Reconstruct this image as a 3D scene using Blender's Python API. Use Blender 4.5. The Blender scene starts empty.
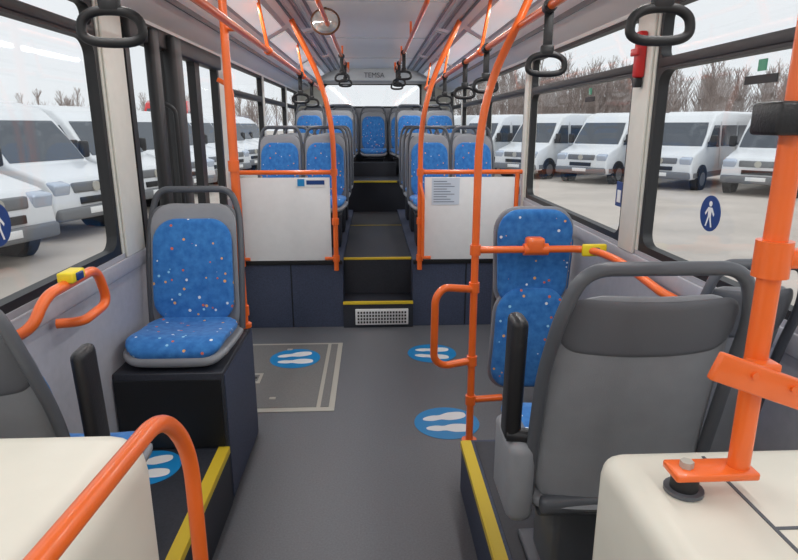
import bpy, bmesh, math, random
from mathutils import Vector, Matrix
random.seed(7)
S=bpy.context.scene
try:
    S.view_settings.view_transform='Standard'
except Exception: pass
def lin(c):
    r=[]
    for v in c:
        v/=255.0
        r.append(v/12.92 if v<=.04045 else ((v+.055)/1.055)**2.4)
    return (*r,1)
def mat(name,c,rough=.5,metal=0,var=0.0,scale=20,bump=0,bscale=200,emit=0,spec=.5,coat=0):
    m=bpy.data.materials.new(name); m.use_nodes=True
    nt=m.node_tree; b=nt.nodes['Principled BSDF']
    col=lin(c); b.inputs['Base Color'].default_value=col
    b.inputs['Roughness'].default_value=rough; b.inputs['Metallic'].default_value=metal
    b.inputs['Specular IOR Level'].default_value=spec
    b.inputs['Coat Weight'].default_value=coat
    tc=nt.nodes.new('ShaderNodeTexCoord')
    if var>0:
        n=nt.nodes.new('ShaderNodeTexNoise'); n.inputs['Scale'].default_value=scale; n.inputs['Detail'].default_value=6
        nt.links.new(tc.outputs['Object'],n.inputs['Vector'])
        r=nt.nodes.new('ShaderNodeValToRGB')
        r.color_ramp.elements[0].position=.3; r.color_ramp.elements[1].position=.7
        r.color_ramp.elements[0].color=tuple(max(0,x*(1-var)) for x in col[:3])+(1,)
        r.color_ramp.elements[1].color=tuple(min(1,x*(1+var)) for x in col[:3])+(1,)
        nt.links.new(n.outputs['Fac'],r.inputs['Fac']); nt.links.new(r.outputs['Color'],b.inputs['Base Color'])
    if bump>0:
        n2=nt.nodes.new('ShaderNodeTexNoise'); n2.inputs['Scale'].default_value=bscale
        nt.links.new(tc.outputs['Object'],n2.inputs['Vector'])
        bp=nt.nodes.new('ShaderNodeBump'); bp.inputs['Strength'].default_value=bump; bp.inputs['Distance'].default_value=.002
        nt.links.new(n2.outputs['Fac'],bp.inputs['Height']); nt.links.new(bp.outputs['Normal'],b.inputs['Normal'])
    if emit>0:
        b.inputs['Emission Color'].default_value=col; b.inputs['Emission Strength'].default_value=emit
    return m
M={}
M['orange']=mat('orange_paint',(240,108,38),.32,var=.05,scale=8,coat=.3)
M['cream']=mat('cream_gelcoat',(222,219,206),.4,var=.05,scale=5)
M['panel']=mat('white_laminate',(230,230,230),.4,var=.02)
M['wall']=mat('grey_wall_laminate',(168,168,175),.55,var=.05,scale=30)
M['pillar']=mat('pillar_plastic',(218,217,208),.5,var=.03)
M['ceil']=mat('ceiling_laminate',(234,234,232),.5,var=.02,scale=4)
M['ceil2']=mat('ceiling_duct_grey',(190,193,197),.5,var=.03)
M['ceil3']=mat('ceiling_vent_dark',(120,123,128),.5)
M['black']=mat('black_rubber',(24,25,28),.5)
M['blackp']=mat('black_plastic',(30,30,33),.4,bump=.3)
M['navy']=mat('platform_vinyl',(62,70,92),.55,var=.2,scale=90,bump=.2)
M['navyd']=mat('dark_vinyl',(42,45,54),.55,var=.25,scale=120)
M['floor']=mat('floor_vinyl',(103,105,110),.42,var=.14,scale=120,bump=.15,bscale=400)
M['hatch']=mat('hatch_vinyl',(116,115,114),.5,var=.12,scale=120,bump=.15,bscale=400)
M['aisle']=mat('aisle_vinyl',(52,53,58),.5,var=.15,scale=120)
M['yellow']=mat('yellow_edge',(222,192,50),.5)
M['yel2']=mat('yellow_plastic',(240,215,40),.4)
M['alu']=mat('aluminium_trim',(185,182,172),.4,metal=.2)
M['shell']=mat('seat_shell_grey',(138,140,145),.45,var=.04,bump=.35,bscale=600)
M['frame']=mat('seat_frame_dark_grey',(84,87,93),.4)
M['band']=mat('seat_band_grey',(96,98,104),.42,bump=.3,bscale=600)
M['sblue']=mat('sticker_blue',(28,135,198),.4)
M['dblue']=mat('sticker_dark_blue',(20,60,125),.4)
M['white']=mat('white_vinyl',(235,236,236),.4)
M['green']=mat('green_sticker',(60,140,110),.4)
M['red']=mat('red_plastic',(190,30,30),.4)
M['vanw']=mat('van_paint_white',(226,229,232),.25,var=.02,scale=2,coat=.4)
M['vanr']=mat('van_paint_red',(200,35,35),.25,coat=.4)
M['vang']=mat('van_dark_glass',(66,74,84),.08,spec=.8)
M['vant']=mat('tyre',(28,28,29),.8)
M['vanb']=mat('van_bumper_grey',(115,117,120),.6)
M['lamp']=mat('headlamp',(190,200,215),.15,metal=.3)
M['tree']=mat('bark',(162,150,145),.9,var=.15,scale=3)
M['ground']=mat('gravel',(192,183,174),.95,var=.14,scale=.6,bump=.5,bscale=6)
M['fillglow']=mat('fill_glow_panel',(235,238,240),.5,emit=.35)  # glow added to lift the cabin brightness, not a lit lamp cover
M['mirror']=mat('mirror_face',(225,225,222),.15,metal=.6)
M['brown']=mat('brown_rim',(110,70,45),.5)
M['paper']=mat('paper_notice',(205,214,226),.7)
M['ink']=mat('printed_ink',(120,130,145),.7)
def glassmat():
    m=bpy.data.materials.new('window_glass'); m.use_nodes=True; nt=m.node_tree
    for n in list(nt.nodes):
        if n.type!='OUTPUT_MATERIAL': nt.nodes.remove(n)
    o=[n for n in nt.nodes if n.type=='OUTPUT_MATERIAL'][0]
    t=nt.nodes.new('ShaderNodeBsdfTransparent'); t.inputs[0].default_value=(.97,.98,.98,1)
    g=nt.nodes.new('ShaderNodeBsdfGlossy'); g.inputs['Roughness'].default_value=.03
    x=nt.nodes.new('ShaderNodeMixShader'); x.inputs[0].default_value=.05
    nt.links.new(t.outputs[0],x.inputs[1]); nt.links.new(g.outputs[0],x.inputs[2]); nt.links.new(x.outputs[0],o.inputs['Surface'])
    return m
M['glass']=glassmat()
def fabric():
    m=bpy.data.materials.new('blue_dotted_fabric'); m.use_nodes=True; nt=m.node_tree; b=nt.nodes['Principled BSDF']
    b.inputs['Roughness'].default_value=.9; b.inputs['Specular IOR Level'].default_value=.2
    b.inputs['Sheen Weight'].default_value=.15
    tc=nt.nodes.new('ShaderNodeTexCoord')
    n=nt.nodes.new('ShaderNodeTexNoise'); n.inputs['Scale'].default_value=30; n.inputs['Detail'].default_value=8
    nt.links.new(tc.outputs['Object'],n.inputs['Vector'])
    r=nt.nodes.new('ShaderNodeValToRGB'); r.color_ramp.elements[0].position=.3; r.color_ramp.elements[1].position=.7
    r.color_ramp.elements[0].color=lin((44,104,174)); r.color_ramp.elements[1].color=lin((66,132,198))
    nt.links.new(n.outputs['Fac'],r.inputs['Fac'])
    last=r.outputs['Color']
    for sc,th,seed in ((20,.15,0),(14,.095,5)):
        mp=nt.nodes.new('ShaderNodeMapping'); mp.inputs['Location'].default_value=(seed,seed*1.3,seed*.7)
        nt.links.new(tc.outputs['Object'],mp.inputs['Vector'])
        v=nt.nodes.new('ShaderNodeTexVoronoi'); v.inputs['Scale'].default_value=sc
        nt.links.new(mp.outputs[0],v.inputs['Vector'])
        lt=nt.nodes.new('ShaderNodeMath'); lt.operation='LESS_THAN'; lt.inputs[1].default_value=th
        nt.links.new(v.outputs['Distance'],lt.inputs[0])
        sp=nt.nodes.new('ShaderNodeSeparateColor'); nt.links.new(v.outputs['Color'],sp.inputs[0])
        cr=nt.nodes.new('ShaderNodeValToRGB'); cr.color_ramp.interpolation='CONSTANT'
        e=cr.color_ramp.elements; e[0].color=lin((235,175,110)); e[1].position=.35; e[1].color=lin((225,230,235))
        k=e.new(.55); k.color=lin((150,205,235)); k=e.new(.72); k.color=lin((215,110,85))
        nt.links.new(sp.outputs[0],cr.inputs['Fac'])
        mx=nt.nodes.new('ShaderNodeMix'); mx.data_type='RGBA'
        nt.links.new(lt.outputs[0],mx.inputs['Factor']); nt.links.new(last,mx.inputs['A']); nt.links.new(cr.outputs['Color'],mx.inputs['B'])
        last=mx.outputs['Result']
    nt.links.new(last,b.inputs['Base Color'])
    return m
M['fabric']=fabric()

class B:
    def __init__(s): s.v=[];s.f=[];s.m=[];s.sm=[];s.mats=[]
    def mi(s,k):
        if k not in s.mats: s.mats.append(k)
        return s.mats.index(k)
    def add(s,vs,fs,k,smooth=False):
        o=len(s.v); s.v+= [tuple(v) for v in vs]; i=s.mi(k)
        for f in fs: s.f.append([a+o for a in f]); s.m.append(i); s.sm.append(smooth)
    def box(s,x0,x1,y0,y1,z0,z1,k,bev=0,seg=2,rot=None,piv=None):
        bm=bmesh.new(); bmesh.ops.create_cube(bm,size=1)
        c=Vector(((x0+x1)/2,(y0+y1)/2,(z0+z1)/2)); d=(x1-x0,y1-y0,z1-z0)
        for v in bm.verts: v.co=Vector((v.co.x*d[0],v.co.y*d[1],v.co.z*d[2]))
        if bev>0: bmesh.ops.bevel(bm,geom=bm.edges[:],offset=bev,segments=seg,profile=.5,affect='EDGES')
        bm.verts.ensure_lookup_table()
        vs=[]
        for v in bm.verts:
            p=v.co.copy()
            if rot is not None: p=rot@p
            vs.append(p+c)
        bm.verts.index_update()
        s.add(vs,[[v.index for v in f.verts] for f in bm.faces],k,bev>0); bm.free()
    def tube(s,pts,r,k,n=12,closed=False,flat=1.0):
        P=[Vector(p) for p in pts]; N=len(P)
        T=[]
        for i in range(N):
            if closed: t=P[(i+1)%N]-P[i-1]
            else: t=P[min(i+1,N-1)]-P[max(i-1,0)]
            T.append(t.normalized())
        a=Vector((0,0,1)) if abs(T[0].z)<.9 else Vector((0,1,0))
        u=(a-T[0]*a.dot(T[0])).normalized(); vs=[]
        for i in range(N):
            u=(u-T[i]*u.dot(T[i])).normalized(); w=T[i].cross(u)
            rr=r[i] if isinstance(r,(list,tuple)) else r
            for j in range(n):
                an=2*math.pi*j/n; vs.append(P[i]+u*math.cos(an)*rr+w*math.sin(an)*rr*flat)
        fs=[]
        for i in range(N if closed else N-1):
            for j in range(n):
                i2=(i+1)%N; fs.append([i*n+j,i*n+(j+1)%n,i2*n+(j+1)%n,i2*n+j])
        if not closed: fs+= [list(range(n))[::-1],[(N-1)*n+j for j in range(n)]]
        s.add(vs,fs,k,True)
    def cyl(s,p0,p1,r,k,n=20): s.tube([p0,p1],r,k,n)
    def poly(s,pts,th,k):
        n=len(pts); th=Vector(th); P=[Vector(p) for p in pts]
        vs=P+[p+th for p in P]
        s.add(vs,[list(range(n))[::-1],list(range(n,2*n))]+[[i,(i+1)%n,n+(i+1)%n,n+i] for i in range(n)],k)
    def pad(s,path,W,T,k,bend=0,rc=.08,p=.6,n=28,Mst=22,wt=1.0,cx=0):
        P=[Vector(q) for q in path]
        D=[]
        for i in range(len(P)-1):
            p0=P[max(i-1,0)];p1=P[i];p2_=P[i+1];p3=P[min(i+2,len(P)-1)]
            for q in range(12):
                t=q/12; D.append(.5*((2*p1)+(-p0+p2_)*t+(2*p0-5*p1+4*p2_-p3)*t*t+(-p0+3*p1-3*p2_+p3)*t**3))
        D.append(P[-1]); L=[0]
        for i in range(1,len(D)): L.append(L[-1]+(D[i]-D[i-1]).length)
        tot=L[-1]; vs=[]; rt=min(.025,T)
        for q in range(Mst+1):
            d=tot*(1-math.cos(math.pi*q/Mst))/2
            i=0
            while i<len(L)-2 and L[i+1]<d: i+=1
            f=(d-L[i])/max(1e-9,L[i+1]-L[i]); c=D[i].lerp(D[i+1],f)
            a=D[max(i-1,0)];b=D[min(i+2,len(D)-1)]; t=(b-a).normalized(); nn=Vector((-t.y,t.x))
            de=min(d,tot-d); w=W/2*(1+(wt-1)*d/tot)
            if de<rc: w=w-rc+math.sqrt(max(0,rc*rc-(rc-de)**2))
            th=T/2*max(.12,math.sqrt(max(0,1-(1-min(1,de/rt))**2)))
            for j in range(n):
                an=2*math.pi*j/n; ca,sa=math.cos(an),math.sin(an)
                x=w*math.copysign(abs(ca)**p,ca); dd=th*math.copysign(abs(sa)**p,sa)+bend*(x/(W/2))**2
                vs.append((x+cx,c.x+nn.x*dd,c.y+nn.y*dd))
        fs=[]
        for q in range(Mst):
            for j in range(n): fs.append([q*n+j,q*n+(j+1)%n,(q+1)*n+(j+1)%n,(q+1)*n+j])
        fs+=[list(range(n))[::-1],[Mst*n+j for j in range(n)]]
        s.add(vs,fs,k,True)
    def make(s,name,loc=(0,0,0),rotz=0,parent=None):
        me=bpy.data.meshes.new(name+'_mesh'); me.from_pydata(s.v,[],s.f)
        for k in s.mats: me.materials.append(M[k])
        for i,p in enumerate(me.polygons): p.material_index=s.m[i]; p.use_smooth=s.sm[i]
        me.update(); bm=bmesh.new(); bm.from_mesh(me); bmesh.ops.recalc_face_normals(bm,faces=bm.faces[:]); bm.to_mesh(me); bm.free()
        try: me.set_sharp_from_angle(angle=math.radians(50))
        except Exception: pass
        o=place(me,name,loc,rotz)
        if parent: o.parent=parent
        return o
def place(me,name,loc=(0,0,0),rotz=0,sc=(1,1,1)):
    o=bpy.data.objects.new(name,me); S.collection.objects.link(o)
    o.location=loc; o.rotation_euler=(0,0,rotz); o.scale=sc; return o
def fil(pts,r,n=7):
    P=[Vector(p) for p in pts]; out=[P[0]]
    for i in range(1,len(P)-1):
        a=(P[i-1]-P[i]); b=(P[i+1]-P[i]); rr=min(r,a.length*.49,b.length*.49)
        A=P[i]+a.normalized()*rr; C=P[i]+b.normalized()*rr
        for q in range(n+1):
            t=q/n; out.append(A*(1-t)**2+P[i]*2*t*(1-t)+C*t*t)
    out.append(P[-1]); return out

XW=1.15
b=B(); b.box(-1.21,1.21,-1.6,9.8,-.15,0,'floor'); b.make('floor')
ZS,ZT=1.09,2.12
def wall(name,sg,lows,pill):
    b=B(); a,c=(XW,1.21) if sg>0 else (-1.21,-XW)
    for y0,y1 in lows: b.box(a,c,y0,y1,0,ZS,'wall')
    for y0,y1 in pill: b.box(a,c,y0,y1,ZS,ZT,'pillar')
    b.box(a,c,-1.6,9.8,ZT,2.5,'ceil')
    b.make(name)
wall('wall_left',-1,[(-1.6,2.85),(4.55,9.8)],[(-1.6,-.6),(2.6,2.85),(4.55,4.75),(6.35,6.45),(8.05,8.15),(9.3,9.8)])
wall('wall_right',1,[(-1.6,9.8)],[(-1.6,-.6),(2.58,2.78),(4.6,4.78),(6.35,6.45),(8.05,8.15),(9.3,9.8)])
b=B(); b.box(-XW+.0005,-1.138,1.08,2.85,1.0,1.07,'wall',.005); b.box(-XW+.0005,-1.138,2.62,2.83,1.07,2.14,'pillar',.005); b.make('trim_1')
b=B(); b.box(1.138,XW-.0005,1.08,4.6,1.0,1.07,'wall',.005); b.box(1.135,XW-.0005,2.6,2.76,1.07,2.14,'pillar',.005); b.box(1.135,XW-.0005,4.62,4.69,.6,2.14,'pillar',.005); b.make('trim_2')
b=B()
b.box(-1.15,1.15,9.74,9.8,0,1.9,'wall'); b.box(-1.15,-.8,9.74,9.8,1.9,2.28,'pillar'); b.box(.75,1.15,9.74,9.8,1.9,2.28,'pillar'); b.box(-1.15,1.15,9.74,9.8,2.28,2.5,'ceil')
b.make('wall_rear')
b=B()
b.box(-1.15,1.15,-1.6,-1.54,0,.8,'wall'); b.box(-1.15,1.15,-1.6,-1.54,2.25,2.5,'ceil'); b.box(-1.15,-1.08,-1.6,-1.54,.8,2.25,'black'); b.box(1.08,1.15,-1.6,-1.54,.8,2.25,'black')
b.make('wall_front')
b=B(); prof=[(-1.15,2.14),(-1.02,2.19),(-.92,2.24),(-.62,2.40),(-.5,2.43),(.5,2.43),(.62,2.40),(.92,2.24),(1.02,2.19),(1.15,2.14)]
n=len(prof); vs=[];
for y in (-1.54,9.74):
    for x,z in prof: vs.append((x,y,z))
    vs.append((1.15,y,2.6)); vs.append((-1.15,y,2.6))
t=n+2
b.add(vs,[[i,(i+1)%t,t+(i+1)%t,t+i] for i in range(t)]+[list(range(t))[::-1],list(range(t,2*t))],'ceil')
for x in (-.48,.48):
    b.box(x-.010,x+.010,-1.5,9.2,2.422,2.435,'frame')
for yy in (0.8,2.5,4.2,5.9,7.6): b.box(-.47,.47,yy-.006,yy+.006,2.423,2.435,'ceil2')
for sg in (-1,1):
    for x,z in ((.97,2.2),(.62,2.395)):
        b.box(min(sg*x,sg*(x+.011)),max(sg*x,sg*(x+.011)),-1.5,9.2,z-.012,z+.02,'frame')
    Rv=Matrix.Rotation(sg*math.atan2(.03,.12),3,'Y')
    for i in range(5):
        y0=-.3+i*1.9
        b.box(sg*.56-.045,sg*.56+.045,y0,y0+1.7,2.404,2.42,'ceil2',.003,rot=Rv)
        for q in range(3): b.box(sg*.56-.03+q*.022,sg*.56-.018+q*.022,y0+.05,y0+1.65,2.400,2.416,'ceil3',rot=Rv)
b.box(-.95,.95,9.05,9.7,2.26,2.44,'ceil2',.02)
ce=b.make('ceiling')
tx=bpy.data.curves.new('bulkhead_lettering','FONT'); tx.body='TEMSA'; tx.size=.1; tx.align_x='CENTER'; tx.extrude=.001
to=bpy.data.objects.new('bulkhead_lettering',tx); S.collection.objects.link(to); tx.materials.append(M['frame'])
to.location=(0,9.045,2.31); to.rotation_euler=(math.pi/2,0,0); to.parent=ce
for sg in (-1,1):
    b=B(); R=Matrix.Rotation(sg*math.atan2(.16,.30),3,'Y')
    for i in range(5):
        y0=-1.2+i*2.05
        b.box(sg*.77-.07,sg*.77+.07,y0,y0+1.85,2.305,2.325,'fillglow',.004,rot=R)
        b.box(sg*.77-.10,sg*.77+.10,y0-.02,y0+1.87,2.318,2.33,'ceil2',.003,rot=R)
    lo=b.make('ceiling_fill_strip')  # glowing strips added along the cove to brighten the interior
    for i in range(5):
        y0=-1.2+i*2.05
        al=bpy.data.lights.new('cabin_fill_light','AREA'); al.shape='RECTANGLE'; al.size=.05; al.size_y=1.75; al.energy=9; al.color=(1,.99,.97)  # fill light added under the cove to brighten the cabin, no real tube
        ao=bpy.data.objects.new('cabin_fill_light',al); S.collection.objects.link(ao); ao.location=(sg*.762,y0+.925,2.298); ao.rotation_euler=(0,sg*.49,0); ao.parent=lo
def rr_ring(y0,y1,z0,z1,r,n=6):
    out=[];cor=[]
    for cy,cz,a0,oy,oz in ((y1-r,z1-r,0,1,1),(y0+r,z1-r,90,0,1),(y0+r,z0+r,180,0,0),(y1-r,z0+r,270,1,0)):
        for i in range(n+1):
            a=math.radians(a0+90*i/n); out.append((cy+r*math.cos(a),cz+r*math.sin(a))); cor.append((oy,oz))
    return out,cor
def framerr(b,mapf,y0,y1,z0,z1,mg,r,d0,d1,k):
    ring,cor=rr_ring(y0+mg,y1-mg,z0+mg,z1-mg,r); n=len(ring)
    vs=[]
    for d in (d0,d1):
        for (y,z) in ring: vs.append(mapf(d,y,z))
        for (oy,oz) in cor: vs.append(mapf(d,y1 if oy else y0,z1 if oz else z0))
    fs=[]
    for i in range(n):
        j=(i+1)%n
        fs.append([i,j,n+j,n+i]); fs.append([2*n+i,2*n+j,3*n+j,3*n+i]); fs.append([i,j,2*n+j,2*n+i]); fs.append([n+i,n+j,3*n+j,3*n+i])
    b.add(vs,fs,k)
wc=[0]
def window(sg,y0,y1,bar=None,z0=ZS,z1=ZT):
    wc[0]+=1; b=B(); f=lambda d,y,z:(sg*d,y,z)
    framerr(b,f,y0,y1,z0,bar if bar else z1,.03,.06,1.155,1.2,'black')
    if bar:
        framerr(b,f,y0,y1,bar,z1,.02,.04,1.155,1.2,'black')
        b.box(min(sg*1.151,sg*1.165),max(sg*1.151,sg*1.165),y0+.02,y1-.02,bar-.018,bar+.018,'black',.004)
    b.box(min(sg*1.178,sg*1.184),max(sg*1.178,sg*1.184),y0+.01,y1-.01,z0+.01,z1-.01,'glass')
    return b.make('window_%d'%wc[0])
window(-1,-.6,2.6,2.0)
window(-1,4.75,6.35,1.9); window(-1,6.45,8.05,1.9); window(-1,8.15,9.3,1.9)
window(1,-.6,2.58,1.89)
window(1,2.78,4.6,1.89); window(1,4.78,6.35,1.9); window(1,6.45,8.05,1.9); window(1,8.15,9.3,1.9)
wc[0]+=1; b=B(); framerr(b,lambda d,y,z:(y,d,z),-.8,.75,1.9,2.28,.03,.06,9.745,9.78,'black'); b.box(-.79,.74,9.76,9.766,1.91,2.27,'glass'); b.make('window_%d'%wc[0])
wc[0]+=1; b=B(); framerr(b,lambda d,y,z:(y,d,z),-1.08,1.08,.8,2.25,.04,.08,-1.59,-1.55,'black'); b.box(-1.07,1.07,-1.573,-1.567,.81,2.24,'glass'); b.make('window_%d'%wc[0])
b=B()
def leaf(y0,y1,w):
    framerr(b,lambda d,y,z:(-d,y,z),y0,y1,.02,2.1,w,.06,1.145,1.195,'black')
    b.box(-1.176,-1.17,y0+.01,y1-.01,.04,2.08,'glass')
leaf(2.865,3.42,.05); leaf(3.43,4.0,.055); leaf(4.0,4.54,.045)
b.box(-1.15,-1.10,3.10,3.2,.02,2.1,'black',.015); b.box(-1.15,-1.08,3.36,3.50,.02,2.1,'black',.02)
b.box(-1.2,-1.12,2.87,4.54,2.02,2.115,'black',.01)
b.tube(fil([(-1.13,3.28,1.75),(-1.08,3.28,1.72),(-1.08,3.28,.9),(-1.13,3.28,.86)],.04),.012,'black')
b.make('door_1')
def pedsticker(sg,y,z,r=.065):
    b=B(); f=lambda d,a,c:(sg*d,y+a,z+c)
    ring=[(r*math.cos(2*math.pi*i/28),r*math.sin(2*math.pi*i/28)) for i in range(28)]
    b.poly([f(1.1765,a,c) for a,c in ring],(sg*-.002,0,0),'dblue')
    q=[(.010*math.cos(2*math.pi*i/12),.035+.010*math.sin(2*math.pi*i/12)) for i in range(12)]
    b.poly([f(1.174,a,c) for a,c in q],(sg*-.001,0,0),'white')
    for pl in ([(-.012,.022),(.012,.022),(.009,-.01),(-.009,-.01)],[(-.009,-.01),(0,-.01),(-.014,-.048),(-.022,-.048)],[(0,-.01),(.009,-.01),(.022,-.048),(.014,-.048)],[(-.012,.022),(-.009,.012),(-.026,-.008),(-.03,0)],[(.012,.022),(.009,.012),(.026,-.008),(.03,0)]):
        b.poly([f(1.174,a,c) for a,c in pl],(sg*-.001,0,0),'white')
    b.make('pedestrian_sticker')
pedsticker(1,2.08,1.33); pedsticker(-1,1.81,1.35)
def exitst(sg,y,z,w=.14):
    b=B()
    b.box(min(sg*1.172,sg*1.176),max(sg*1.172,sg*1.176),y-w/2,y+w/2,z-.013,z+.013,'black')
    b.box(min(sg*1.172,sg*1.176),max(sg*1.172,sg*1.176),y-.02,y+.02,z+.025,z+.06,'green')
    b.make('exit_sticker')
exitst(1,1.9,1.78,.16); exitst(-1,1.85,1.86); exitst(1,3.4,1.78)
b=B(); b.box(1.172,1.176,2.84,2.92,1.25,1.37,'dblue'); b.box(1.170,1.172,2.86,2.9,1.27,1.33,'white'); b.make('priority_sticker')
b=B(); b.box(1.095,1.134,2.64,2.69,1.84,2.03,'red',.01); b.box(1.085,1.10,2.63,2.70,1.93,1.96,'red',.004); b.box(1.10,1.13,2.65,2.68,1.8,1.84,'black',.004); b.make('emergency_hammer')
# ---------------- platforms ----------------
b=B()
b.box(-1.149,-.69,1.12,2.34,0.001,.28,'navyd'); b.box(-1.149,-.69,2.34,2.855,0.001,.63,'navyd',.006); b.box(-1.05,-.69,2.84,2.965,.001,.63,'navyd',.006)
b.box(-.73,-.685,1.12,2.335,.275,.286,'yellow'); b.box(-.69,-.682,1.12,2.335,.255,.284,'yellow')
b.box(-1.14,-.7,2.33,2.345,.29,.6,'black'); b.box(-.692,-.686,2.36,2.95,.02,.61,'navy')
b.make('seat_platform')
b=B()
b.box(.345,1.149,-.2,2.4,0.001,.25,'navy')
b.box(.345,.385,-.2,2.39,.247,.256,'yellow'); b.box(.338,.346,-.2,2.39,.228,.254,'yellow')
b.box(.40,1.14,1.08,2.38,.25,.254,'aisle')
b.make('seat_platform')
b=B()
b.box(-1.149,-.3,4.72,7.8,.001,.56,'navy'); b.box(.28,1.149,4.72,7.8,.001,.56,'navy')
b.box(-.3,.28,4.69,4.97,.001,.215,'navyd'); b.box(-.3,.28,4.97,7.8,.001,.53,'aisle')
b.box(-.295,.275,4.962,4.971,.22,.53,'navyd')
b.box(-.3,.28,4.68,4.72,.205,.222,'yellow'); b.box(-.3,.28,4.955,4.99,.522,.537,'yellow')
b.box(-1.149,1.149,7.8,9.739,.001,.93,'navyd'); b.box(-.3,.28,7.785,7.82,.915,.935,'yellow')
b.box(-.3,.28,6.7,6.715,.528,.534,'yellow')
b.box(-1.149,-.3,4.7,4.73,.54,.575,'black',.005); b.box(.28,1.149,4.7,4.73,.54,.575,'black',.005)
b.box(-.31,.30,8.6,8.9,.93,1.12,'navyd')
for x in (-.72,-.01,.72): 
    if abs(x)>.1: b.box(x-.004,x+.004,4.715,4.721,.01,.54,'black')
rp=b.make('rear_platform')
b=B(); b.box(-.2,.24,4.668,4.689,.03,.165,'panel',.004)
for r_ in range(4):
    for i in range(17):
        x=-.182+i*.0243; z=.045+r_*.028
        b.box(x,x+.015,4.664,4.67,z,z+.017,'black')
b.make('vent_grille')
b=B()
b.box(-1.12,-.29,3.2,4.33,0.001,.004,'alu')
b.box(-1.10,-.40,3.25,4.30,.003,.006,'hatch')
b.box(-.375,-.325,3.25,4.30,.003,.006,'hatch')
b.box(-.93,-.80,3.60,3.76,.005,.009,'alu',.002); b.box(-.91,-.82,3.63,3.73,.008,.011,'hatch'); b.box(-.90,-.83,3.665,3.695,.010,.013,'black')
for y in (3.36,4.18): b.box(-.70,-.66,y,y+.03,.005,.009,'alu',.002)
b.make('floor_hatch')
def foots(x,y,z,rz=0,r=.18):
    b=B(); c=lambda cx,cy,rx,ry,n=28:[(cx+rx*math.cos(2*math.pi*i/n),cy+ry*math.sin(2*math.pi*i/n)) for i in range(n)]
    k=r/.18
    b.poly([(a,d,0) for a,d in c(0,0,r,r,40)],(0,0,.0015),'sblue')
    for s_ in (-1,1):
        pts=[]
        for i in range(40):
            a=2*math.pi*i/40; u=math.cos(a); sw=math.copysign(abs(math.sin(a))**.75,math.sin(a)); w=sw*(.043+.012*u-.016*math.exp(-((u+.2)/.25)**2))
            pts.append((k*u*.125,k*(w+s_*.064+.012*s_*u),.0015))
        b.poly(pts,(0,0,.001),'white')
    o=b.make('footprint_sticker',(x,y,z),rz)
foots(-.62,4.02,.0065,.15); foots(.38,4.09,.001,-.1); foots(.36,3.03,.001,.1,.185); foots(-.98,2.19,.281,.2,.13)
# ---------------- seats ----------------
def seatmesh(ped,arm=0,base='box'):
    b=B()
    b.pad([(.035,0.0),(.05,.2),(.10,.45),(.155,.645)],.455,.028,'shell',bend=.035,rc=.11,wt=.95)
    b.pad([(0.0,.07),(.012,.2),(.055,.4),(.11,.575)],.415,.055,'fabric',bend=.03,rc=.12,wt=.96)
    b.pad([(.120,.485),(.162,.635)],.43,.020,'band',bend=.032,rc=.06,p=.8)
    b.pad([(-.47,.0),(-.40,.03),(-.2,.02),(.02,.015),(.05,.04)],.485,.05,'shell',bend=.012,rc=.10)
    b.pad([(-.46,.03),(-.38,.075),(-.2,.062),(-.06,.06),(.0,.085)],.455,.06,'fabric',bend=.018,rc=.10)
    pts=[(-.232,.0,.03),(-.236,.03,.2),(-.238,.08,.42),(-.225,.15,.60),(-.185,.168,.715),(.185,.168,.715),(.225,.15,.60),(.238,.08,.42),(.236,.03,.2),(.232,.0,.03)]
    b.tube(fil(pts,.075),.0165,'frame',n=12)
    b.box(-.21,.21,.02,.06,.0,.05,'frame',.015)
    if arm:
        b.box(arm*.285-.022,arm*.285+.022,-.05,.03,.20,.555,'blackp',.018,3,rot=Matrix.Rotation(-.06,3,'X'))
        b.cyl((arm*.22,0.02,.22),(arm*.30,0.0,.22),.02,'blackp')
        b.box(min(arm*.225,arm*.30),max(arm*.225,arm*.30),-.16,.05,-.03,.21,'shell',.03,3)
    if ped>0:
        if base=='box':
            b.box(-.17,.17,-.33,-.03,-ped,-.02,'navyd',.01); b.box(-.19,.19,-.38,.02,-.05,-.015,'frame',.01)
        else:
            b.box(-.12,.12,-.30,-.08,-ped,-.02,'frame',.02); b.box(-.2,.2,-.36,0,-.045,-.015,'frame',.01); b.box(-.16,.16,-.34,-.04,-ped,-ped+.02,'frame',.008)
    me=b.make('tmpseat').data
    bpy.data.objects.remove(bpy.data.objects['tmpseat']); return me
sA=seatmesh(0); sP=seatmesh(.34,0); sR=seatmesh(.36,1,'leg'); sL=seatmesh(.33,-1,'leg'); sR0=seatmesh(.355,0,'leg')
place(sA,'passenger_seat',(-.90,2.745,.657),.0,(.92,.84,.96))
place(sR,'passenger_seat',(.605,1.42,.615),math.pi)
place(sR0,'passenger_seat',(.965,1.62,.61),math.pi,(.62,1,.95))
place(sL,'passenger_seat',(-.94,1.31,.60),math.pi,(.76,1,.98))
for i,y in enumerate((5.62,6.4,7.18)):
    for x in (-.905,-.485,.495,.905):
        place(sP,'passenger_seat',(x,y,.905),0,(.86,1,1))
sQ=seatmesh(.26)
for x in (-.905,-.485,.495,.905): place(sQ,'passenger_seat',(x,8.45,1.195),0,(.86,1,1))
for x in (-.90,-.46,-.02,.43,.87): place(sQ,'passenger_seat',(x,9.35,1.195),0,(.86,1,1))
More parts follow.
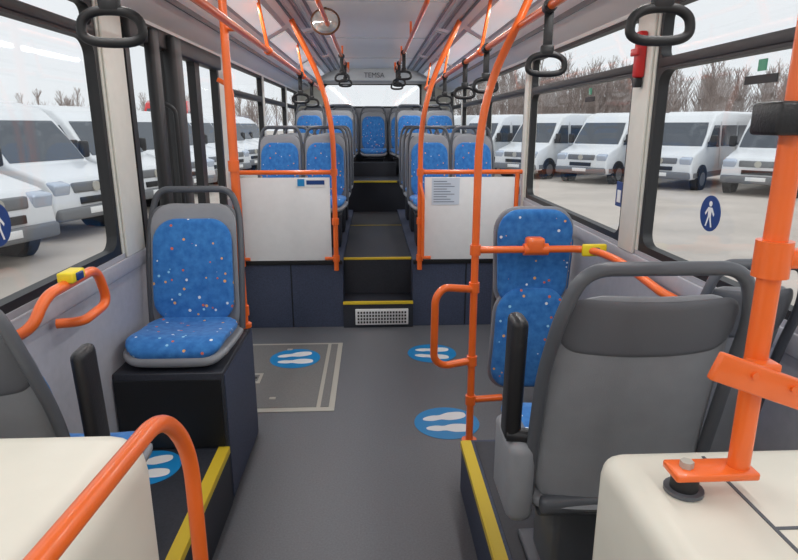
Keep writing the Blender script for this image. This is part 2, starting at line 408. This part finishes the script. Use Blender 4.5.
def foldseat(name,x,y,z,sc=1):
    b=B()
    b.pad([(.03,.46),(.03,.7),(.02,.97)],.35*sc,.05,'fabric',bend=.02,rc=.12,wt=1.12)
    b.pad([(.055,.44),(.06,.7),(.05,.98)],.38*sc,.03,'shell',bend=.02,rc=.12,wt=1.1)
    b.pad([(.0,.02),(-.02,.25),(.0,.50),(.02,.56)],.42*sc,.06,'fabric',bend=.02,rc=.13,wt=.86)
    b.pad([(.03,.0),(.02,.25),(.04,.56)],.445*sc,.03,'shell',bend=.02,rc=.13,wt=.86)
    b.tube(fil([(-.17*sc,.1,.1),(-.17*sc,.11,.5),(-.16*sc,.09,.9),(.16*sc,.09,.9),(.17*sc,.11,.5),(.17*sc,.1,.1)],.05),.014,'frame')
    return b.make(name,(x,y,z))
fs=foldseat('folding_seat',.765,2.89,.265)
place(fs.data,'folding_seat',(.915,3.3,.12))
# ---------------- rails ----------------
R=.018
def collar(b,p,ax='z',r=.027,h=.05):
    d={'x':Vector((h/2,0,0)),'y':Vector((0,h/2,0)),'z':Vector((0,0,h/2))}[ax]; p=Vector(p); b.cyl(p-d,p+d,r,'orange',16)
b=B()
b.tube(fil([(.452,2.81,.0),(.452,2.81,1.60),(.50,2.81,1.85),(.62,2.81,2.10),(.72,2.81,2.34)],.15),.019,'orange')
b.cyl((.452,2.81,.001),(.452,2.81,.02),.04,'orange')
b.tube(fil([(.452,2.81,.85),(.29,2.74,.88),(.25,2.73,.83),(.25,2.76,.50),(.30,2.78,.455),(.452,2.81,.47)],.06),.019,'orange')
collar(b,(.452,2.81,.86)); collar(b,(.452,2.81,.47)); collar(b,(.452,2.81,1.05)); collar(b,(.452,2.81,.25))
b.tube(fil([(.452,2.81,1.05),(1.02,2.81,1.05),(1.08,2.6,1.04),(1.09,2.2,1.0),(1.13,2.15,.98)],.1),R,'orange')
b.tube([(.452,2.81,.25),(.62,2.83,.25)],R,'orange')
b.box(.70,.79,2.78,2.85,1.03,1.11,'orange',.015)
collar(b,(.75,2.81,1.05),'x',.03,.12)
hp=b.make('handrail_pole')
b=B(); b.box(.97,1.09,2.765,2.79,1.02,1.08,'yel2',.008); b.box(1.02,1.05,2.755,2.775,1.035,1.065,'dblue',.003); b.make('stop_button',parent=hp)
b=B()
b.tube([(-.715,2.925,.63),(-.715,2.925,2.355)],.0195,'orange'); b.cyl((-.715,2.925,.631),(-.715,2.925,.65),.035,'orange')
collar(b,(-.715,2.925,.72)); collar(b,(-.715,2.925,1.45)); b.tube([(-.715,2.925,2.07),(-.66,2.925,2.07)],.016,'orange')
b.make('handrail_pole')
b=B(); b.tube(fil([(-1.12,4.40,1.95),(-1.03,4.40,1.9),(-1.03,4.40,1.0),(-1.12,4.40,.95)],.06),.016,'orange'); b.make('door_grab_rail')
b=B()
b.tube(fil([(-1.13,1.66,1.03),(-1.05,1.68,1.06),(-1.03,1.74,1.145),(-1.04,2.10,1.145),(-1.04,2.16,1.0),(-1.05,1.98,.985),(-1.13,1.96,.985)],.06),.017,'orange'); wg=b.make('wall_grab_rail')
b=B(); b.box(-1.055,-1.005,1.86,1.95,1.15,1.185,'yel2',.006); b.box(-1.01,-.998,1.885,1.925,1.155,1.18,'dblue',.003); b.make('stop_button',parent=wg)
for sg,x in ((-1,-.66),(1,.62)):
    b=B()
    b.tube([(x,-.6,2.07),(x,2.9,2.07),(x,7.6,2.07)],.0165,'orange')
    for y in (0,1.9,3.8,5.7,7.5):
        b.cyl((x,y,2.07),(x+sg*.05,y,2.365),.011,'orange',10); b.cyl((x-.0,y-.03,2.07),(x,y+.03,2.07),.025,'orange',12)
    b.make('overhead_handrail')
for x in (-.34,.27):
    b=B(); b.tube(fil([(x,3.5,2.43),(x,3.55,2.31),(x,8.1,2.31),(x,8.15,2.43)],.05),.015,'orange')
    for y in (5,6.5): b.cyl((x,y,2.31),(x,y,2.432),.01,'orange',10)
    b.make('overhead_handrail')
b=B()
b.tube([(0,-.03,0),(0,.03,0)],.026,'black'); b.box(-.017,.017,-.004,.004,-.165,-.02,'black',.001)
b.box(-.025,.025,-.012,.012,-.175,-.135,'black',.008)
b.tube([(.068*math.copysign(abs(math.cos(a))**.75,math.cos(a))*(1-.14*math.sin(a)),0,-.205+.036*math.copysign(abs(math.sin(a))**.75,math.sin(a))) for a in [2*math.pi*i/36 for i in range(36)]],.0115,'black',closed=True)
st=b.make('grab_strap',(-.66,1.53,2.07),.1).data
for x,y in ((.62,1.44),(.62,2.36),(.62,3.6),(.62,4.4),(.62,5.6),(-.66,5.4),(-.66,6.4),(.62,6.6)): place(st,'grab_strap',(x,y,2.07),random.uniform(-.2,.2))
for x,y in ((-.34,6.3),(-.34,7.1),(.27,6.0),(.27,7.0),(.27,7.6)): place(st,'grab_strap',(x,y,2.31),random.uniform(-.2,.2))
for sg,xi,xo in ((-1,-.345,-1.09),(1,.33,1.10)):
    b=B(); a,c=sorted((xi+sg*.035,xo-sg*.02)); Y=4.675
    b.box(a,c,Y-.008,Y+.007,.585,1.245,'panel',.003)
    b.tube([(xi,Y,1.285),(xo+sg*.04,Y,1.285)],R,'orange')
    b.tube(fil([(xi,Y,.5),(xi,Y,1.62),(xi+sg*.08,Y,1.97),(xi+sg*.28,Y,2.385)],.2),.02,'orange')
    b.tube([(xo,Y,.54),(xo,Y,1.285)],R,'orange')
    for z in (1.285,.6,.9): collar(b,(xi,Y,z),'z',.028,.05)
    b.tube([(xi,Y,.6),(xi+sg*.09,Y-.01,.6)],.014,'orange'); b.tube([(xo,Y,.6),(xo-sg*.06,Y-.01,.6)],.014,'orange')
    if sg>0:
        b.box(.42,.64,Y-.013,Y-.008,1.03,1.24,'paper')
        for q in range(9): b.box(.435,.60-.03*(q%3),Y-.0145,Y-.013,1.05+q*.02,1.056+q*.02,'ink')
        b.tube(fil([(xi,Y-.02,1.2),(xi+.02,Y-.06,1.1),(xi+.02,Y-.06,.62)],.03),.012,'orange')
    else:
        b.box(-.64,-.41,Y-.013,Y-.008,1.175,1.24,'white'); b.box(-.63,-.575,Y-.015,Y-.012,1.18,1.235,'sblue'); b.box(-.56,-.42,Y-.015,Y-.012,1.192,1.225,'dblue')
    b.make('partition_screen')
b=B(); cpt=Vector((-.36,4.45,2.335))
prof_=[(0,-.06),(.06,-.055),(.08,-.035),(.095,0)]
vs=[];n=28
for r_,z in prof_[1:]:
    for j in range(n): vs.append((cpt.x+r_*math.cos(2*math.pi*j/n),cpt.y+z-.02,cpt.z+r_*.85*math.sin(2*math.pi*j/n)))
fs_=[]
for i in range(2):
    for j in range(n): fs_.append([i*n+j,i*n+(j+1)%n,(i+1)*n+(j+1)%n,(i+1)*n+j])
fs_.append(list(range(n))); fs_.append([2*n+j for j in range(n)][::-1]); b.add(vs,fs_,'mirror',True)
b.tube([(cpt.x+.095*math.cos(2*math.pi*j/n),cpt.y-.02,cpt.z+.081*math.sin(2*math.pi*j/n)) for j in range(n)],.009,'brown',closed=True)
b.tube([(cpt.x,cpt.y,cpt.z+.06),(cpt.x,cpt.y,2.435)],.01,'black')
b.make('interior_mirror')
# ---------------- foreground ----------------
b=B(); b.box(.405,1.149,.1,1.07,.251,1.0,'cream',.045,4)
b.box(.60,.606,.15,1.02,.999,1.002,'frame'); b.box(.606,1.13,.80,.806,.999,1.002,'frame')
b.make('wheel_arch_cover')
b=B(); b.box(-1.149,-.475,.1,1.06,.001,1.085,'cream',.075,5)
b.make('wheel_arch_cover')
b=B(); px,py=.60,.91
b.tube(fil([(px,py,1.045),(px,py,2.2),(px+.03,py,2.375)],.05),.0185,'orange',16)
b.box(.475,.625,py-.028,py+.028,1.035,1.05,'orange',.004)
b.cyl((.505,py,1.003),(.505,py,1.035),.024,'black'); b.cyl((.505,py,1.035),(.505,py,1.062),.012,'alu',6); b.cyl((.505,py,1.002),(.505,py,1.009),.034,'frame')
b.box(.50,.68,py-.045,py-.03,1.205,1.255,'orange',.004,rot=Matrix.Rotation(.35,3,'Y')); b.box(px-.02,px+.02,py-.04,py,1.21,1.26,'orange',.004)
b.cyl((.57,py-.05,1.245),(.57,py-.04,1.245),.006,'orange',8); b.cyl((.64,py-.05,1.22),(.64,py-.04,1.22),.006,'orange',8)
collar(b,(px,py,1.43),'z',.028,.06); b.box(px-.005,px+.12,py-.02,py+.02,1.415,1.445,'orange',.008)
b.box(px-.05,px+.10,py-.035,py+.035,1.625,1.675,'blackp',.006)
b.make('handrail_pole')
b=B(); b.tube(fil([(-.42,.12,.3),(-.41,.12,1.20),(-.40,.3,1.215),(-.40,.9,1.18),(-.395,1.0,1.06),(-.395,1.0,.6),(-.395,1.0,.0)],.13,10),.0145,'orange',16)
b.cyl((-.395,1.0,0.001),(-.395,1.0,.02),.04,'orange'); b.tube([(-.42,.12,0),(-.42,.12,.31)],.0145,'orange')
b.make('entrance_handrail')
# ---------------- outside ----------------
b=B(); b.add([(-150,-60,-.34),(150,-60,-.34),(150,220,-.34),(-150,220,-.34)],[[0,1,2,3]],'ground'); b.make('ground')
def van(paint):
    b=B(); w=lambda z:1.0-.055*z
    pr=[(-2.85,.38),(2.70,.34),(2.80,.55),(2.77,.88),(2.62,1.08),(1.86,1.30),(1.22,2.08),(.95,2.30),(.45,2.42),(-2.72,2.44),(-2.85,2.3)]
    bm=bmesh.new(); A=[bm.verts.new((x,w(z),z)) for x,z in pr]; C=[bm.verts.new((x,-w(z),z)) for x,z in pr]
    bm.faces.new(A); bm.faces.new(C[::-1]); n=len(pr)
    for i in range(n): bm.faces.new([A[i],A[(i+1)%n],C[(i+1)%n],C[i]])
    bmesh.ops.recalc_face_normals(bm,faces=bm.faces[:])
    bmesh.ops.bevel(bm,geom=bm.edges[:],offset=.07,segments=3,profile=.5,affect='EDGES')
    bm.verts.index_update(); b.add([v.co.copy() for v in bm.verts],[[v.index for v in f.verts] for f in bm.faces],paint,True); bm.free()
    d=Vector((1.86-1.22,0,1.30-2.08)).normalized(); nrm=Vector((-d.z,0,d.x))
    def wp(t,y): return Vector((1.86,0,1.30)).lerp(Vector((1.22,0,2.08)),t)+Vector((0,y,0))+nrm*.006
    b.poly([wp(.05,-.84),wp(.05,.84),wp(.5,.83),wp(.97,.76),wp(.97,-.76),wp(.5,-.83)],nrm*.01,'vang')
    for s_ in (-1,1):
        def sp(x,z): return (x,s_*(w(z)+.004),z)
        b.poly([sp(1.62,1.32),sp(1.12,1.98),sp(.62,1.98),sp(.62,1.30)],(0,s_*.008,0),'vang')
        b.poly([sp(.45,1.32),sp(.45,1.98),sp(-.95,1.98),sp(-.95,1.32)],(0,s_*.008,0),'vang')
        b.poly([sp(-1.1,1.32),sp(-1.1,1.98),sp(-2.6,1.98),sp(-2.6,1.32)],(0,s_*.008,0),'vang')
        b.poly([sp(-2.75,.40),sp(2.6,.40),sp(2.6,.55),sp(-2.75,.55)],(0,s_*.02,0),'vanb')
        for x in (.53,-1.02): b.poly([sp(x,.6),sp(x+.012,.6),sp(x+.012,2.1),sp(x,2.1)],(0,s_*.004,0),'vanb')
        for x in (1.95,-1.75):
            b.cyl((x,s_*.80,.36),(x,s_*1.0,.36),.43,'black',28); b.cyl((x,s_*.78,.345),(x,s_*1.02,.345),.345,'vant',28); b.cyl((x,s_*1.015,.345),(x,s_*1.03,.345),.21,'vanb',20)
        b.box(2.55,2.80,min(s_*.58,s_*.93),max(s_*.58,s_*.93),.80,1.03,'lamp',.04,rot=Matrix.Rotation(.25,3,'Y'))
        b.box(1.55,1.68,min(s_*1.0,s_*1.2),max(s_*1.0,s_*1.2),1.35,1.68,'blackp',.04)
        b.box(1.58,1.62,min(s_*.93,s_*1.02),max(s_*.93,s_*1.02),1.42,1.47,'blackp')
    b.box(2.70,2.80,-.5,.5,.82,1.0,'vanb',.03); b.box(2.68,2.86,-.94,.94,.36,.58,'vanb',.05); b.box(2.78,2.83,-.4,.4,.62,.74,'black',.01)
    b.box(2.845,2.87,-.26,.26,.44,.55,'white',.005)
    b.cyl((2.79,0,.91),(2.82,0,.91),.09,'alu')
    me=b.make('tmpvan').data; bpy.data.objects.remove(bpy.data.objects['tmpvan']); return me
vw=van('vanw'); vr=van('vanr')
for i in range(10):
    place(vw,'white_van',(-7.7+random.uniform(-.12,.12),6.2+i*2.9,-.34),math.radians(-18))
place(vr,'red_van',(-11.0,34,-.1),math.radians(-80),(1.2,1.2,1.25))
for i in range(5): place(vw,'white_van',(-17-i*.3,12+i*3.2,-.34),math.radians(-14))
ax=Vector((.66,-.75,0))
for i in (-5,-4,-3,-2,-1,0,1,2):
    p=Vector((11.1,20.3,0))+ax*2.75*i
    place(vw,'white_van',(p.x,p.y,-.34),math.radians(221))
for i in range(9):
    place(vw,'white_van',(2+i*3.0,38-i*.5,-.34),math.radians(250))
b=B()
def stick(p,q,r0,r1):
    p=Vector(p);q=Vector(q); t=(q-p).normalized(); u=t.orthogonal().normalized(); w=t.cross(u); vs=[]
    for c,r in ((p,r0),(q,r1)):
        for j in range(3): vs.append(c+u*r*math.cos(j*2.094)+w*r*math.sin(j*2.094))
    b.add(vs,[[0,1,4,3],[1,2,5,4],[2,0,3,5]],'tree')
def tree(x,y,h):
    stick((x,y,-.35),(x+random.uniform(-.2,.2),y,h),.09,.02)
    for i in range(30):
        z=h*random.uniform(.12,.9); a=random.uniform(0,6.28); l=(h-z)*.4+.5
        q=(x+math.cos(a)*l*.5,y+math.sin(a)*l*.5,z+l*.85); stick((x,y,z),q,.03,.011)
        for k in range(4):
            t=random.uniform(.2,.9); m=Vector((x,y,z)).lerp(Vector(q),t); a2=random.uniform(0,6.28); l2=l*.45
            stick(m,m+Vector((math.cos(a2)*l2*.5,math.sin(a2)*l2*.5,l2*.85)),.016,.007)
for i in range(280):
    a=math.radians(random.uniform(6,62)); Rr=random.uniform(52,68); tree(Rr*math.sin(a),Rr*math.cos(a),random.uniform(5.6,7.4))
for i in range(60):
    a=math.radians(random.uniform(-60,-4)); Rr=random.uniform(70,88); tree(Rr*math.sin(a),Rr*math.cos(a),random.uniform(4.5,6.5))
b.make('bare_tree_row')
# ---------------- world / lights ----------------
w=bpy.data.worlds.new('overcast'); S.world=w; w.use_nodes=True; nt=w.node_tree; bg=nt.nodes['Background']
tc=nt.nodes.new('ShaderNodeTexCoord'); no=nt.nodes.new('ShaderNodeTexNoise'); no.inputs['Scale'].default_value=2.2
cr=nt.nodes.new('ShaderNodeValToRGB'); cr.color_ramp.elements[0].color=(.72,.75,.79,1); cr.color_ramp.elements[1].color=(.83,.845,.865,1)
nt.links.new(tc.outputs['Generated'],no.inputs['Vector']); nt.links.new(no.outputs['Fac'],cr.inputs['Fac']); nt.links.new(cr.outputs['Color'],bg.inputs['Color'])
bg.inputs['Strength'].default_value=1.22
sl=bpy.data.lights.new('sun','SUN'); sl.energy=.9; sl.angle=math.radians(40); so=bpy.data.objects.new('sun',sl); S.collection.objects.link(so); so.rotation_euler=(math.radians(35),math.radians(20),0)
cd=bpy.data.cameras.new('camera'); cd.sensor_width=36; cd.lens=590/798*36; cd.clip_start=.02; cd.clip_end=500
co=bpy.data.objects.new('camera',cd); S.collection.objects.link(co); co.location=(-.05,0,1.64)
co.rotation_euler=(math.radians(75.3),0,math.radians(-2.6)); S.camera=co
